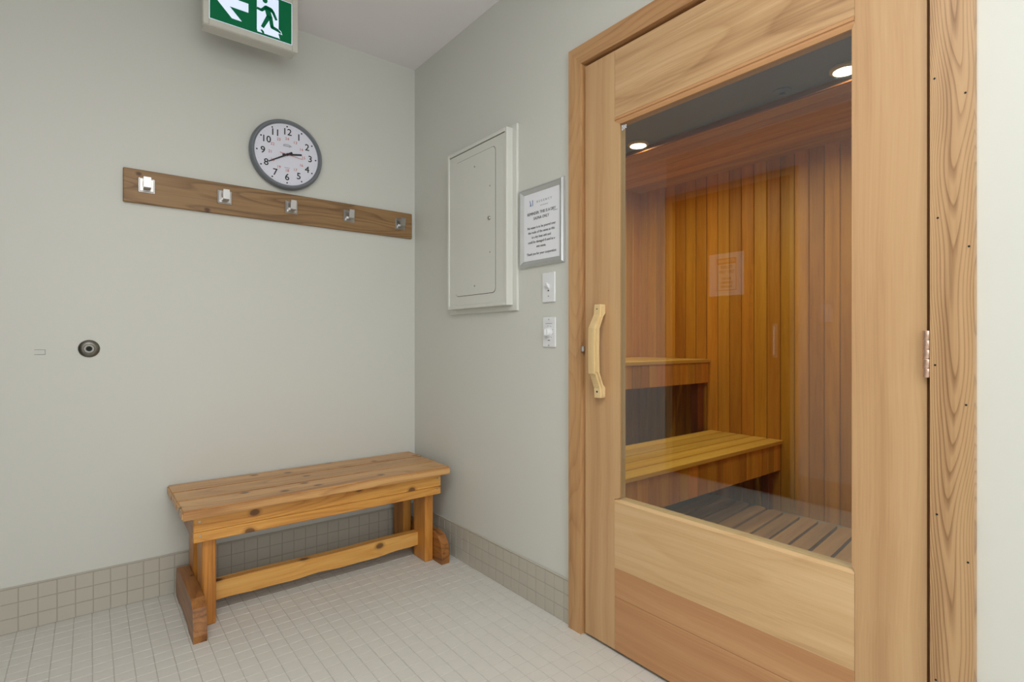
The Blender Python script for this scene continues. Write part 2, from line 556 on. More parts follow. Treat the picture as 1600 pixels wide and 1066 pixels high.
# tiled baseboards: three courses of the same mosaic
def baseboard(name, wall, a, b, label):
    """wall 'left' runs along x at y=0, 'right' along y at x=0; a..b in tile numbers from the corner"""
    t = .007
    o = struct(name, (0, 0, 0), label)
    if wall == 'left':
        MB().box((a, -.001, 0), (b, -t + .0014, 3 * P + .001)).build('grout_bed', BASE_GROUT, o)
        MB().box((a, -.0005, 3 * P + .001), (b, -t - .0008, 3 * P + .0055), .001).build('edge_strip', BASE_TILE, o)
        me = tile_mesh('tile', BASE_TILE, 1, t)
        n0, n1 = int(round(-b / P)), int(-a / P)
        for k in range(n0, n1):
            for r in range(3):
                inst(me, 'tile', (-(k + .5) * P, 0, (r + .5) * P), o)
    else:
        MB().box((-.001, a, 0), (-t + .0014, b, 3 * P + .001)).build('grout_bed', BASE_GROUT, o)
        MB().box((-.0005, a, 3 * P + .001), (-t - .0008, b, 3 * P + .0055), .001).build('edge_strip', BASE_TILE, o)
        me = tile_mesh('tile', BASE_TILE, 0, t)
        n0, n1 = int(round(-b / P)), int(-a / P) + 1
        for k in range(n0, n1):
            for r in range(3):
                inst(me, 'tile', (0, -(k + .5) * P - .007, (r + .5) * P), o)
    return o

baseboard('baseboard_left', 'left', XO, 0, 'beige mosaic tile skirting along the wall behind the bench')
baseboard('baseboard_right', 'right', -1.2435, 0, 'beige mosaic tile skirting between the corner and the sauna door')
ob = struct('baseboard_opposite', (XO, 0, 0), 'beige tile skirting on the wall facing the sauna')
MB().box((XO, -1.06, 0), (XO + .008, YR, 3 * P)).build('tile_course', BASE_TILE, ob)
rb = struct('baseboard_rear', (XO, YR, 0), 'beige tile skirting on the wall behind the photographer')
MB().box((XO, YR, 0), (0, YR + .008, 3 * P)).build('tile_course', BASE_TILE, rb)
qb = struct('baseboard_near', (0, -2.41, 0), 'beige tile skirting right of the sauna door')
MB().box((0, -2.412, 0), (-.008, YR, 3 * P)).build('tile_course', BASE_TILE, qb)

# marks on the left wall
MB().box((-1.586, -.0006, 1.0185), (-1.5545, -.0012, 1.0195)).box((-1.586, -.0006, 1.0365), (-1.5545, -.0012, 1.0375)) \
    .box((-1.5555, -.0006, 1.019), (-1.5545, -.0014, 1.037)).build('patch_outline', INK, wl)

# ------------------------------------------------------------------ sauna room
sf = MB().box((.1, .1, -.12), (SX + .1, SY - .1, .0)).build('floor_sauna', CONC, org=(.1, 0, 0))
sf['kind'] = 'structure'; sf['label'] = 'bare floor of the sauna under the duckboards'
PW = .0855
def clad(name, mat, u0, u1, length, along, label, backing):
    """vertical tongue-and-groove boarding: one object per plank"""
    o = struct(name, along(0, 0, 0), label)
    backing.build('backing', DARKGAP, o)
    t, c, w = .012, .0042, PW - .0030
    prof = [(0, 0), (w, 0), (w, t - c), (w - c, t), (c, t), (0, t - c)]
    me = None
    n = int(math.ceil((u1 - u0) / PW))
    for k in range(n):
        if me is None:
            vs = [along(p, q, z, rel=True) for z in (0, length) for p, q in prof]
            m = len(prof)
            fs = [tuple(range(m)), tuple(range(m, 2 * m))] + [(i, (i + 1) % m, m + (i + 1) % m, m + i) for i in range(m)]
            me = MB().add(vs, fs).mesh('plank')
            me.materials.append(mat)
        inst(me, 'plank', along(u0 + k * PW, 0, 0), o)
    return o

def al_back(u, q, z, rel=False):      # u runs towards -y, q towards the room
    return (-q, -u, z) if rel else (SX, .025 - u, z)
def al_left(u, q, z, rel=False):
    return (u, -q, z) if rel else (.1 + u, 0.012, z)
def al_right(u, q, z, rel=False):
    return (u, q, z) if rel else (.1 + u, SY, z)
clad('wall_sauna_back', SA_V, -.0, 2.75, SZ, al_back, 'orange cedar boarded back wall of the sauna',
     MB().box((SX, .1, 0), (SX + .1, SY - .1, SZ + .1)))
clad('wall_sauna_left', SA_V, 0, 1.9, SZ, al_left, 'orange cedar boarded side wall behind the sauna benches',
     MB().box((.1, .013, 0), (SX, .1, SZ + .1)))
clad('wall_sauna_right', SA_V, 0, 1.9, SZ, al_right, 'orange cedar boarded side wall opposite the sauna benches',
     MB().box((.1, SY - .1, 0), (SX, SY, SZ + .1)))
fi = MB().box((.1, .01, 0), (.112, DOOR_Y0 + .012, SZ)).box((.1, DOOR_Y1 - .012, 0), (.112, SY, SZ)) \
    .box((.1, DOOR_Y0 + .012, DOOR_Z + .012), (.112, DOOR_Y1 - .012, SZ)).build('wall_sauna_front', SA_V, org=(.1, 0, 0))
fi['kind'] = 'structure'; fi['label'] = 'cedar lining inside the sauna beside its door'
sc_ = struct('ceiling_sauna', (.1, 0, SZ), 'cedar boarded sauna ceiling')
MB().box((.1, .1, SZ + .012), (SX + .1, SY - .1, SZ + .1)).build('backing', DARKGAP, sc_)
w = .0925
me = MB().prism([(0, .012), (.0915, .012), (.0915, .0028), (.0887, 0), (.0028, 0), (0, .0028)], 1, SY, .02).mesh('plank')
me.materials.append(SA_Y)
for k in range(int(1.9 / w) + 1):
    x = SX - (k + 1) * w
    if x > 1.13:
        inst(me, 'plank', (x, 0, SZ), sc_)
MB().box((.1, .02, SZ), (1.168, SY, SZ + .012)).build('ceiling_board', SLATE, sc_)
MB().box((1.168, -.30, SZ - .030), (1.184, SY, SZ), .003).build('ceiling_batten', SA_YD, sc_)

# downlights and sprinkler in the sauna ceiling
for (lx, ly), lab in zip(SAUNA_LIGHTS, ('small lit round downlight in the sauna ceiling, over the benches',
                                        'small lit round downlight in the sauna ceiling, nearest the hinge side')):
    t = thing('downlight', (lx, ly, SZ - .02), lab, 'light', 'sauna downlights')
    MB().lathe([(.047, .0), (.058, .0), (.060, .004), (.060, .010), (.052, .016), (.047, .016), (.047, .0)], 28, (lx, ly, SZ), '-z', cap=False).build('trim_ring', SIGNBODY, t, smooth=True)
    MB().lathe([(.001, 0), (.046, 0), (.044, .004), (.001, .006)], 28, (lx, ly, SZ - .012), '-z').build('lens', LAMP, t, smooth=True)
t = thing('sprinkler', (1.098, -1.508, SZ - .03), 'small round sprinkler cover in the sauna ceiling between the two downlights', 'sprinkler')
MB().lathe([(.001, 0), (.040, 0), (.042, .004), (.036, .008), (.001, .010)], 24, (1.098, -1.508, SZ), '-z').build('cover_plate', SLATE, t, smooth=True)
MB().lathe([(.010, .008), (.012, .016), (.018, .02), (.018, .023), (.001, .025)], 16, (1.098, -1.508, SZ), '-z').build('deflector', SLATE, t, smooth=True)

# benches
def sauna_bench(name, yb, yf, ztop, zbot, nsl, label, xa=.14):
    t = thing(name, (xa, yf, 0), label, 'bench', 'tiered sauna benches')
    th, gap = .024, .012
    wsl = (yb - yf - gap * (nsl - 1)) / nsl
    for k in range(nsl):
        y1 = yb - k * (wsl + gap)
        MB().box((xa, y1, ztop - th), (SX - .013, y1 - wsl, ztop), .0025).build('seat_slat', SA_X, t, org=(xa, y1 - wsl, ztop - th))
    # fascia of short upright boards
    fw = .083
    n = int((SX - .016 - xa) / fw)
    me = MB().box((0, 0, 0), (fw - .003, .014, ztop - th - zbot), .003).mesh('fascia_board')
    me.materials.append(SA_F)
    for k in range(n + 1):
        x = SX - .016 - (k + 1) * fw
        if x > xa - .05:
            inst(me, 'fascia_board', (x, yf + .012, zbot), t)
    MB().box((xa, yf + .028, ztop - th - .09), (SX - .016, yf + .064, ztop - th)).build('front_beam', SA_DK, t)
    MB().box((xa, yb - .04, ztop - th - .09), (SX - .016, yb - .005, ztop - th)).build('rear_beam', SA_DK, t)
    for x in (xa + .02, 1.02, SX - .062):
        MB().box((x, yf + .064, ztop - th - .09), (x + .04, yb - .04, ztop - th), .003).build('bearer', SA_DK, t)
    return t

ub = sauna_bench('upper_sauna_bench', -.004, -.604, .944, .778, 6, 'high cedar bench along the sauna side wall, at the back')
lb = sauna_bench('lower_sauna_bench', -.604, -1.103, .448, .258, 5, 'low wide cedar bench in front of the higher one')
for x in (1.905,):
    MB().box((x, -.50, .0), (x + .07, -.56, .83), .004).build('post', SA_DK, ub, org=(x, -.5, 0))
    MB().box((x + .01, -1.00, .0), (x + .06, -1.05, .335), .004).build('post', SA_DK, lb, org=(x, -1.0, 0))

# duckboard: loose slats over the sauna floor, lying a few degrees askew
dk = thing('duckboard', (1.1, -1.35, 0), 'worn slatted wooden duckboard lying on the sauna floor', 'duckboard')
ang = math.radians(6.0)
L, W, pitch = 1.45, .082, .0985
me = MB()
bm = bmesh.new()
bmesh.ops.create_cube(bm, size=1.0)
for v in bm.verts:
    v.co = (v.co.x * L - L / 2, v.co.y * W, v.co.z * .022)
bmesh.ops.bevel(bm, geom=[e for e in bm.edges if abs(e.verts[0].co.z - e.verts[1].co.z) > .01], offset=.016, segments=3, affect='EDGES')
me.bm(bm)
me = me.mesh('slat')
me.materials.append(DUCK)
for k in range(16):
    y = -.745 - k * pitch
    o = inst(me, 'slat', (1.822 + .004 * math.sin(k * 2.3), y, .039), dk)
    o.rotation_euler = (0, 0, ang + .004 * math.sin(k * 1.7))
for x in (1.70, 1.08, .52):
    MB().box((x - .03, -.72, .0), (x + .03, -2.24, .028), .003).build('batten', DUCK, dk)

# ------------------------------------------------------------------ sauna door and casing
dc = struct('trim_1', (0, -1.82, 0), 'flat cedar casing around the sauna door')
xf, xb = -.020, 0.0
yL0, yL1 = -1.241, -1.304         # left casing
yR0, yR1 = -2.335, -2.408         # right casing
zT0, zT1 = 2.081, 2.150
MB().prism([(yL0, -.0016), (yL1, -.0016), (yL1, zT0), (yL0, zT1)], 0, xf, xb).build('casing_board', CASING_L, dc, org=(xf, yL0, 0))
cr = MB().prism([(yR0, -.0016), (yR1, -.0016), (yR1, zT1), (yR0, zT0)], 0, xf, xb).build('casing_board', CASING_V, dc, org=(xf, yR0, 0))
cr['label'] = 'right casing board with bold flat-sawn grain'
MB().prism([(yL0, zT1), (yL1, zT0), (yR0, zT0), (yR1, zT1)], 0, xf, xb).build('casing_head', CASING_H, dc, org=(xf, yL0, zT0))
for ya, yb_ in ((DOOR_Y0 + .012, DOOR_Y0 - .004), (DOOR_Y1 + .001, DOOR_Y1 - .012)):
    MB().box((0, ya, 0), (.112, yb_, DOOR_Z + .012)).build('jamb', CASING_L, dc)
MB().box((0, DOOR_Y0 + .012, DOOR_Z - .002), (.112, DOOR_Y1 - .012, DOOR_Z + .012)).build('jamb_head', CASING_H, dc)
MB().box((.045, DOOR_Y0 - .004, 0), (.058, DOOR_Y0 - .018, DOOR_Z)).box((.045, DOOR_Y1 + .016, 0), (.058, DOOR_Y1 + .001, DOOR_Z)) \
    .box((.045, DOOR_Y0, DOOR_Z - .018), (.058, DOOR_Y1, DOOR_Z - .002)).build('door_stop', CASING_L, dc)
MB().box((0.004, DOOR_Y0 - .004, -.0016), (.112, DOOR_Y1, .004), .001).build('threshold', CONC, dc)
for z in (1.58, 1.28, .97, .66, .32, 1.86):
    for y in (-2.346, -2.397):
        MB().lathe([(.0001, 0), (.0022, .0002), (.0022, .0006)], 8, (xf, y + .003 * math.sin(z * 9), z + .05 * math.sin(y * 40 + z)), '-x').build('nail_hole', HOLE, dc)

dr = struct('door_1', (0, -1.82, 0), 'cedar framed glass sauna door, closed')
X0, X1 = -.008, .026              # door leaf front and back
yA, yB = -1.316, -2.327           # leaf edges
gA, gB = -1.4735, -2.1845         # sight opening
sA, sB = -1.4545, -2.1885         # stile inner edges as seen at the rails
z0, z1 = .010, 2.068
gz0, gz1 = .535, 1.812
rz0, rz1 = .527, 1.818
# stiles (wider beside the glass, as the rails are housed into them)
MB().prism([(yA, z0), (sA, z0), (sA, rz0), (gA, gz0 - .001), (gA, gz1 + .001), (sA, rz1 + .004), (sA, z1), (yA, z1)], 0, X0, X1).build('stile', STILE_V, dr, org=(X0, yA, z0))
MB().prism([(yB, z0), (sB, z0), (sB, rz0), (gB, gz0 - .001), (gB, gz1 + .001), (sB, rz1 + .004), (sB, z1), (yB, z1)], 0, X0, X1).build('stile', STILE_V, dr, org=(X0, yB, z0))
# bottom rail: three boards, top edge with a small bevel
e = .0006
MB().prism([(X0 - .001, .291), (X0 - .001, .519), (X0 + .010, .531), (X1, .531), (X1, .291)], 1, sA - e, sB + e).build('rail_board', RAIL_H, dr, org=(X0, sA, .29))
MB().box((X0 - .001, sA - e, .1935), (X1, sB + e, .2905), .0008).build('rail_board', RAIL_RED, dr, org=(X0, sA, .19))
MB().box((X0 - .001, sA - e, z0), (X1, sB + e, .1925), .0008).build('rail_board', RAIL_RED, dr, org=(X0, sA, .01))
# top rail and its moulded bead
MB().box((X0, sA - e, 1.838), (X1, sB + e, z1), .0008).build('top_rail', RAIL_TOP, dr, org=(X0, sA, 1.84))
MB().prism([(X0, 1.838), (X0 - .004, 1.834), (X0 - .003, 1.828), (X0 + .001, 1.826), (X0, 1.820), (X0 + .0035, 1.811), (X1, 1.811), (X1, 1.838)],
           1, sA - e, sB + e).build('glazing_bead', RAIL_RED, dr, org=(X0, sA, 1.81))
# side beads behind the face
for y, s in ((gA, 1), (gB, -1)):
    MB().box((X0 + .0005, y, gz0), (X0 + .003, y - .0025 * s, gz1)).build('side_bead', STILE_V, dr)
MB().box((X0 + .004, gA + .004, gz0 - .005), (X0 + .010, gB - .004, gz1 + .004)).build('glass_pane', GLASS, dr)
# etched safety mark in the upper corner of the pane
mk = MB()
for k in range(3):
    mk.box((X0 + .0032, -1.4835 - k * .0075, 1.785 + .002 * k), (X0 + .0036, -1.4875 - k * .0075, 1.803 - .001 * k))
mk.box((X0 + .0032, -1.4835, 1.793), (X0 + .0036, -1.5025, 1.7955))
mk.build('etched_mark', PAPER, dr)
# pale bow handle
hp = [(X0, .872), (X0 - .026, .872), (X0 - .028, .905), (X0 - .047, .950), (X0 - .050, .956), (X0 - .057, .957), (X0 - .058, 1.038), (X0 - .057, 1.114),
      (X0 - .030, 1.162), (X0 - .026, 1.198), (X0, 1.198), (X0, 1.165), (X0 - .010, 1.155), (X0 - .029, 1.112), (X0 - .031, 1.038), (X0 - .029, .962), (X0 - .010, .917), (X0, .908)]
bm = bmesh.new()
yh0, yh1 = -1.378, -1.418
va = [bm.verts.new((p[0], yh0, p[1])) for p in hp]
vb = [bm.verts.new((p[0], yh1, p[1])) for p in hp]
n = len(hp)
for i in range(n):
    bm.faces.new((va[i], va[(i + 1) % n], vb[(i + 1) % n], vb[i]))
ca = bm.faces.new(va[::-1]); cb = bm.faces.new(vb)
bmesh.ops.recalc_face_normals(bm, faces=bm.faces[:])
bmesh.ops.bevel(bm, geom=list(ca.edges) + list(cb.edges), offset=.007, segments=2, affect='EDGES')
bmesh.ops.triangulate(bm, faces=[f for f in bm.faces if len(f.verts) > 4])
hd = MB().bm(bm).build('handle', HANDLE_W, dr, org=(X0, yh0, .87))
hd['label'] = 'pale bow-shaped wooden pull handle'
for z in (.893, 1.180):
    MB().lathe([(.0001, 0), (.0036, 0), (.0036, .0012), (.0001, .0012)], 12, (X0 - .0268, -1.398, z), '-x').build('screw_hole', HOLE, hd)
MB().box((X0 - .001, -1.3045, 1.030), (X0 - .013, -1.3165, 1.052), .002).build('latch_plate', CHROME, dr)
# butt hinge knuckles in the gap on the right
for zc in (1.042, .20, 1.90):
    hg = MB().box((X0 + .001, -2.3225, zc - .05), (X0 - .0015, -2.337, zc + .05)).build('hinge', COPPER, dr)
    for k in range(5):
        a = zc - .05 + k * .0202
        MB().lathe([(.0001, 0), (.0062, .0), (.0070, .0012), (.0070, .0185), (.0062, .0196), (.0001, .0196)], 14, (X0 - .0085, -2.3285, a), 'z').build('knuckle', COPPER, hg, smooth=True)

# ------------------------------------------------------------------ wall to the right of the camera view: opposite side (mirrored in the glass)
d2 = struct('door_2', (XO, -.53, 0), 'dark brown door facing the sauna, mirrored in its glass')
MB().box((XO, -.06, .004), (XO + .012, -1.0, 2.205), .002).build('door_leaf', DARKDOOR, d2)
hb = MB().box((XO + .012, -.885, .955), (XO + .016, -.915, 1.19), .001).build('push_plate', CHROME, d2)
MB().box((XO + .035, -.893, .97), (XO + .047, -.907, 1.175), .004).box((XO + .012, -.896, .98), (XO + .04, -.904, .995)).box((XO + .012, -.896, 1.15), (XO + .04, -.904, 1.165)).build('pull_bar', CHROME, d2)
t2 = struct('trim_2', (XO, -.53, 0), 'light frame around the dark door facing the sauna')
for a, b in ((-.006, -.06), (-1.0, -1.052)):
    MB().box((XO, a, 0), (XO + .02, b, 2.255), .003).build('casing_board', OPPTRIM, t2)
MB().box((XO, -.06, 2.205), (XO + .02, -1.0, 2.255), .003).build('casing_head', OPPTRIM, t2)
sg = thing('warning_sign', (XO + .012, -.534, 1.41), 'white notice with orange heading on the dark door, seen reversed in the glass', 'sign')
px_ = XO + .012
MB().box((px_, -.395, 1.41), (px_ + .003, -.672, 1.728), .0008).build('sheet', PAPER, sg)
MB().box((px_ + .003, -.460, 1.448), (px_ + .004, -.617, 1.690)).build('border', ORANGE, sg)
MB().box((px_ + .004, -.4655, 1.4535), (px_ + .005, -.6115, 1.6455)).build('panel', PAPER, sg)
text('lettering', 'ATTENTION', .031, (px_ + .0046, -.5385, 1.668), 'opp', PAPER, sg, sx=.78, bold=.0006)
for s, z, h in (('PLEASE', 1.622, .035), ('DRY OFF', 1.586, .035), ('BEFORE', 1.536, .024), ('ENTERING', 1.506, .024), ('BUILDING', 1.476, .024)):
    text('lettering', s, h, (px_ + .0056, -.5385, z), 'opp', BLACK, sg, sx=.86, bold=.0006)
MB().box((px_ + .005, -.515, 1.5605), (px_ + .0056, -.562, 1.5625)).build('rule', BLACK, sg)
sw = thing('light_switch', (XO, -1.217, 1.25), 'white switch plate on the wall facing the sauna, beside the dark door', 'switch')
MB().box((XO, -1.18, 1.19), (XO + .006, -1.254, 1.31), .002).build('plate', PLASTIC, sw)
MB().box((XO + .006, -1.211, 1.24), (XO + .016, -1.223, 1.262), .002).build('toggle', PLASTIC, sw)

w1 = struct('rear_fill_panel', (-1.38, YR, .65), 'unseen glowing framed panel added on the rear wall as fill light')  # added out of view as a fill source; no window known here
for a, b in (((-2.25, .62), (-2.21, 2.28)), ((-.55, .62), (-.51, 2.28)), ((-2.21, .62), (-.55, .66)), ((-2.21, 2.24), (-.55, 2.28)), ((-1.40, .66), (-1.36, 2.24))):
    MB().box((a[0], YR, a[1]), (b[0], YR + .035, b[1]), .004).build('frame_bar', WHITE_TRIM, w1)
for a, b in ((-2.21, -1.40), (-1.36, -.55)):
    MB().box((a, YR, .66), (b, YR + .012, 2.24)).build('pane', FILL_GLOW, w1)

# ceiling troffers behind the photographer
for (lx, ly), lab in zip(TROFFERS, ('rectangular ceiling light panel above the photographer', 'rectangular ceiling light panel near the rear wall')):
    t = thing('ceiling_light', (lx, ly, CEIL - .03), lab, 'light', 'ceiling light panels')
    fr_ = MB()
    for a, b in (((lx - .59, ly - .31), (lx + .59, ly - .285)), ((lx - .59, ly + .285), (lx + .59, ly + .31)),
                 ((lx - .59, ly - .285), (lx - .56, ly + .285)), ((lx + .56, ly - .285), (lx + .59, ly + .285))):
        fr_.box((a[0], a[1], CEIL - .03), (b[0], b[1], CEIL))
    fr_.build('frame', SIGNBODY, t)
    MB().box((lx - .56, ly - .285, CEIL - .022), (lx + .56, ly + .285, CEIL - .012)).build('diffuser', TROFF, t)

# ------------------------------------------------------------------ exit sign
ex = thing('exit_sign', (-.89, -.235, 2.325), 'green and white running-man exit sign with arrow, hanging from the ceiling', 'sign')
ey = -.268
MB().prism([(-1.073, 2.333), (-1.066, 2.326), (-.716, 2.326), (-.709, 2.333), (-.709, 2.553), (-.716, 2.560), (-1.066, 2.560), (-1.073, 2.553)], 1, ey + .006, ey + .026).build('front_frame', SIGNBODY, ex)
MB().prism([(-1.066, 2.330), (-.716, 2.330), (-.716, 2.556), (-1.066, 2.556)], 1, ey + .026, ey + .074).build('housing', SIGNBODY, ex)
MB().box((-.97, ey + .012, 2.556), (-.81, ey + .07, CEIL), .004).build('canopy', SIGNBODY, ex)
# raised frame border round the legend
fr_ = MB()
for a, b in (((-1.0725, 2.3275), (-1.051, 2.5585)), ((-.734, 2.3275), (-.7095, 2.5585))):
    fr_.box((a[0], ey + .006, a[1]), (b[0], ey, b[1]), .003)
for a, b in (((-1.0505, 2.3275), (-.7345, 2.354)), ((-1.0505, 2.5345), (-.7345, 2.5585))):
    fr_.box((a[0], ey + .006, a[1]), (b[0], ey, b[1]), .003)
fr_.build('bezel', SIGNBODY, ex)
MB().box((-1.051, ey + .006, 2.354), (-.734, ey + .004, 2.5345)).build('light_edge', EXITWHITE, ex)
MB().box((-1.0485, ey + .0045, 2.3565), (-.7365, ey + .003, 2.532)).build('legend_panel', GREEN, ex)
def flat(name, polys, mat, parent, y, d=.0006):
    m = MB()
    for q in polys:
        m.prism(q, 1, y, y - d)
    return m.build(name, mat, parent)
def EX(u, v):        # legend coordinates in units of the panel height, origin lower left
    H = .1755
    return (-1.0485 + u * H, 2.3565 + v * H)
# arrow pointing left
ar = [(.10, .50), (.46, .86), (.66, .86), (.43, .62), (.80, .62), (.80, .40), (.43, .40), (.66, .17), (.46, .17)]
flat('arrow', [[EX(*p) for p in ((.09, .52), (.45, .88), (.66, .88), (.40, .62), (.40, .41), (.66, .15), (.45, .15))], [EX(*p) for p in ((.40, .62), (.80, .62), (.80, .41), (.40, .41))]], EXITWHITE, ex, ey + .003)
# doorway
flat('doorway', [[EX(*p) for p in ((.985, .965), (1.475, .965), (1.475, .045), (1.24, .045), (1.00, .045), (.985, .10))],
                 [EX(*p) for p in ((1.475, .045), (1.475, .12), (1.505, .03))]], EXITWHITE, ex, ey + .003)
def limb(pts, ws):
    out = []
    for (a, b), (w0, w1) in zip(zip(pts, pts[1:]), zip(ws, ws[1:])):
        dx, dy = b[0] - a[0], b[1] - a[1]
        l = math.hypot(dx, dy); nx_, ny_ = -dy / l, dx / l
        out.append([EX(a[0] + nx_ * w0, a[1] + ny_ * w0), EX(b[0] + nx_ * w1, b[1] + ny_ * w1), EX(b[0] - nx_ * w1, b[1] - ny_ * w1), EX(a[0] - nx_ * w0, a[1] - ny_ * w0)])
    for p, w0 in zip(pts[1:-1], ws[1:-1]):
        out.append([EX(p[0] + w0 * math.cos(t * PI / 5), p[1] + w0 * math.sin(t * PI / 5)) for t in range(10)])
    return out
head = [[EX(1.165 + .058 * math.cos(t * PI / 9), .845 + .066 * math.sin(t * PI / 9)) for t in range(18)]]
man = head + limb([(.985, .60), (1.09, .585), (1.19, .69), (1.30, .67), (1.35, .62), (1.425, .46)], [.03, .032, .042, .045, .034, .028])
man += limb([(1.205, .70), (1.27, .47)], [.065, .062])
man += limb([(1.255, .50), (1.105, .18)], [.05, .036])
man += limb([(1.285, .50), (1.325, .26), (1.50, .215)], [.045, .042, .032])
man += [[EX(1.475, .25), EX(1.54, .20), EX(1.545, .165), EX(1.475, .18)]]
flat('running_figure', man, GREEN, ex, ey + .0024)
flat('shoe_edge', [[EX(*p) for p in ((1.475, .262), (1.53, .225), (1.56, .15), (1.475, .16), (1.475, .172), (1.542, .165), (1.52, .212), (1.475, .247))]], EXITWHITE, ex, ey + .0018)
flat('shadow_bar', [[EX(*p) for p in ((1.06, .11), (1.10, .125), (1.14, .09), (1.15, .04), (1.11, .04))]], GREEN, ex, ey + .0024)

# ------------------------------------------------------------------ clock
cx, cz = -.689, 1.953
ck = thing('wall_clock', (cx, 0, cz), 'round grey framed wall clock with white dial above the hook rack', 'clock')
R = .1655
MB().lathe([(R - .006, 0), (R - .002, .010), (R, .022), (R - .003, .034), (R - .009, .040), (R - .015, .040), (R - .021, .033), (R - .0215, .026), (.12, .026), (.12, .0), (R - .006, 0)], 72, (cx, 0, cz), '-y', cap=False).build('rim', CLOCKRIM, ck, smooth=True)
MB().lathe([(.001, .02), (R - .0205, .02), (R - .0205, .028), (.001, .028)], 72, (cx, 0, cz), '-y').build('dial', DIAL, ck)
yf_ = -.0284
for h in range(1, 13):
    a = math.radians(90 - h * 30)
    q = lambda r: (cx + r * math.cos(a), yf_, cz + r * math.sin(a))
    text('numeral', str(h), .043, q(.107), 'left', BLACK, ck, sx=1.0, bold=.0005)
    text('small_numeral', str(h + 12), .018, q(.075), 'left', REDINK, ck)
    MB().lathe([(.0001, 0), (.0037, 0), (.0037, .0004), (.0001, .0004)], 10, q(.133), '-y').build('hour_dot', BLACK, ck)
mt = MB()
for m in range(60):
    if m % 5:
        a = math.radians(90 - m * 6)
        mt.lathe([(.0001, 0), (.0010, 0), (.0001, .0003)], 6, (cx + .1335 * math.cos(a), yf_, cz + .1335 * math.sin(a)), '-y')
mt.build('minute_track', PALEINK, ck)['kind'] = 'stuff'
text('lettering', 'POWER', .0095, (cx, yf_, cz + .040), 'left', INK, ck)
ac = MB()
for k in range(8):
    t0 = math.radians(35 + k * 12); t1 = math.radians(35 + (k + 1) * 12)
    ac.prism([(cx + .026 * math.cos(t0), cz + .030 + .018 * math.sin(t0)), (cx + .026 * math.cos(t1), cz + .030 + .018 * math.sin(t1)),
              (cx + .026 * math.cos(t1), cz + .0315 + .018 * math.sin(t1)), (cx + .026 * math.cos(t0), cz + .0315 + .018 * math.sin(t0))], 1, yf_, yf_ - .0003)
ac.build('logo_arc', INK, ck)
text('lettering', 'QUARTZ', .006, (cx, yf_, cz - .062), 'left', PALEINK, ck)
def hand(name, deg, l0, l1, w0, w1, y, mat):
    a = math.radians(90 - deg)
    d = (math.cos(a), math.sin(a)); nn = (-d[1], d[0])
    pts = [(cx + d[0] * l + nn[0] * s, cz + d[1] * l + nn[1] * s) for l, s in ((-l0, w0), (l1, w1), (l1, -w1), (-l0, -w0))]
    MB().prism(pts, 1, y, y - .0012).build(name, mat, ck)
hand('hour_hand', 80, .022, .068, .0045, .0038, -.0300, BLACK)
hand('minute_hand', 240, .026, .096, .0045, .0022, -.0318, BLACK)
hand('second_hand', 98, .034, .072, .0011, .0007, -.0335, REDINK)
MB().lathe([(.001, 0), (.006, 0), (.006, .0065), (.001, .007)], 16, (cx, -.029, cz), '-y').build('hub', BLACK, ck)

# ------------------------------------------------------------------ hook rack
rk = thing('coat_rack', (-.67, 0, 1.634), 'long brown wooden board with five square chrome hooks under the clock', 'coat rack')
MB().box((-1.318, 0, 1.6345), (-.026, -.019, 1.7715), .003).build('board', RACK_W, rk, org=(-1.318, 0, 1.634))
for kx, kz, rz in ((-1.2395, 1.7085, 0), (-.9525, 1.7085, 0), (-.668, 1.7075, 0), (-.385, 1.7065, 0), (-.1, 1.7055, 0)):
    hx, hz, hy = kx, kz, -.019
    b = MB()
    b.box((hx - .029, hy, hz - .030), (hx + .029, hy - .004, hz + .030), .0025)
    b.box((hx - .025, hy - .004, hz - .026), (hx + .025, hy - .008, hz + .026), .003)
    b2 = b.build('hook', CHROME, rk, org=(hx, hy, hz))
    # flat upturned prong
    MB().prism([(hy - .008, hz - .012), (hy - .026, hz - .020), (hy - .040, hz - .014), (hy - .046, hz + .026), (hy - .041, hz + .028), (hy - .035, hz - .006),
                (hy - .026, hz - .010), (hy - .008, hz - .001)], 0, hx - .0125, hx + .0125).build('prong', CHROME, b2)

# wall flange on the left
kf = thing('wall_flange', (-1.425, 0, 1.04), 'round dark nickel wall flange with a hollow stub, left of the bench', 'fixture')
MB().lathe([(.033, 0), (.034, .004), (.031, .008), (.022, .011), (.018, .012)], 36, (-1.425, 0, 1.04), '-y').build('flange', NICKEL, kf, smooth=True)
MB().lathe([(.018, .010), (.0175, .024), (.016, .027), (.010, .027), (.0095, .010), (.018, .010)], 28, (-1.425, 0, 1.04), '-y', cap=False).build('stub', NICKEL, kf, smooth=True)
MB().lathe([(.0001, .010), (.0096, .010), (.0096, .0255), (.0001, .0255)], 24, (-1.425, 0, 1.04), '-y').build('bore', HOLE, kf)

# ------------------------------------------------------------------ access panel
ap = thing('access_panel', (0, -.64, 1.2), 'white painted electrical panel cover with boxed trim in the corner wall', 'panel')
def ring(m, y0, y1, z0_, z1_, wy, wz, xa, xb_, c=.002):
    m.box((xa, y0, z0_), (xb_, y0 - wy, z1_), c)
    m.box((xa, y1 + wy, z0_), (xb_, y1, z1_), c)
    m.box((xa, y0 - wy, z0_), (xb_, y1 + wy, z0_ + wz), c)
    m.box((xa, y0 - wy, z1_ - wz), (xb_, y1 + wy, z1_), c)
    return m
ring(MB(), -.395, -.924, 1.199, 1.990, .06, .06, 0, -.012).build('wall_flange', WHITE_TRIM, ap)
ring(MB(), -.420, -.898, 1.222, 1.976, .016, .016, -.012, -.046).build('boxed_trim', WHITE_TRIM, ap)
MB().box((-.006, -.436, 1.238), (-.040, -.882, 1.960)).build('cover_frame', WHITE_TRIM, ap)
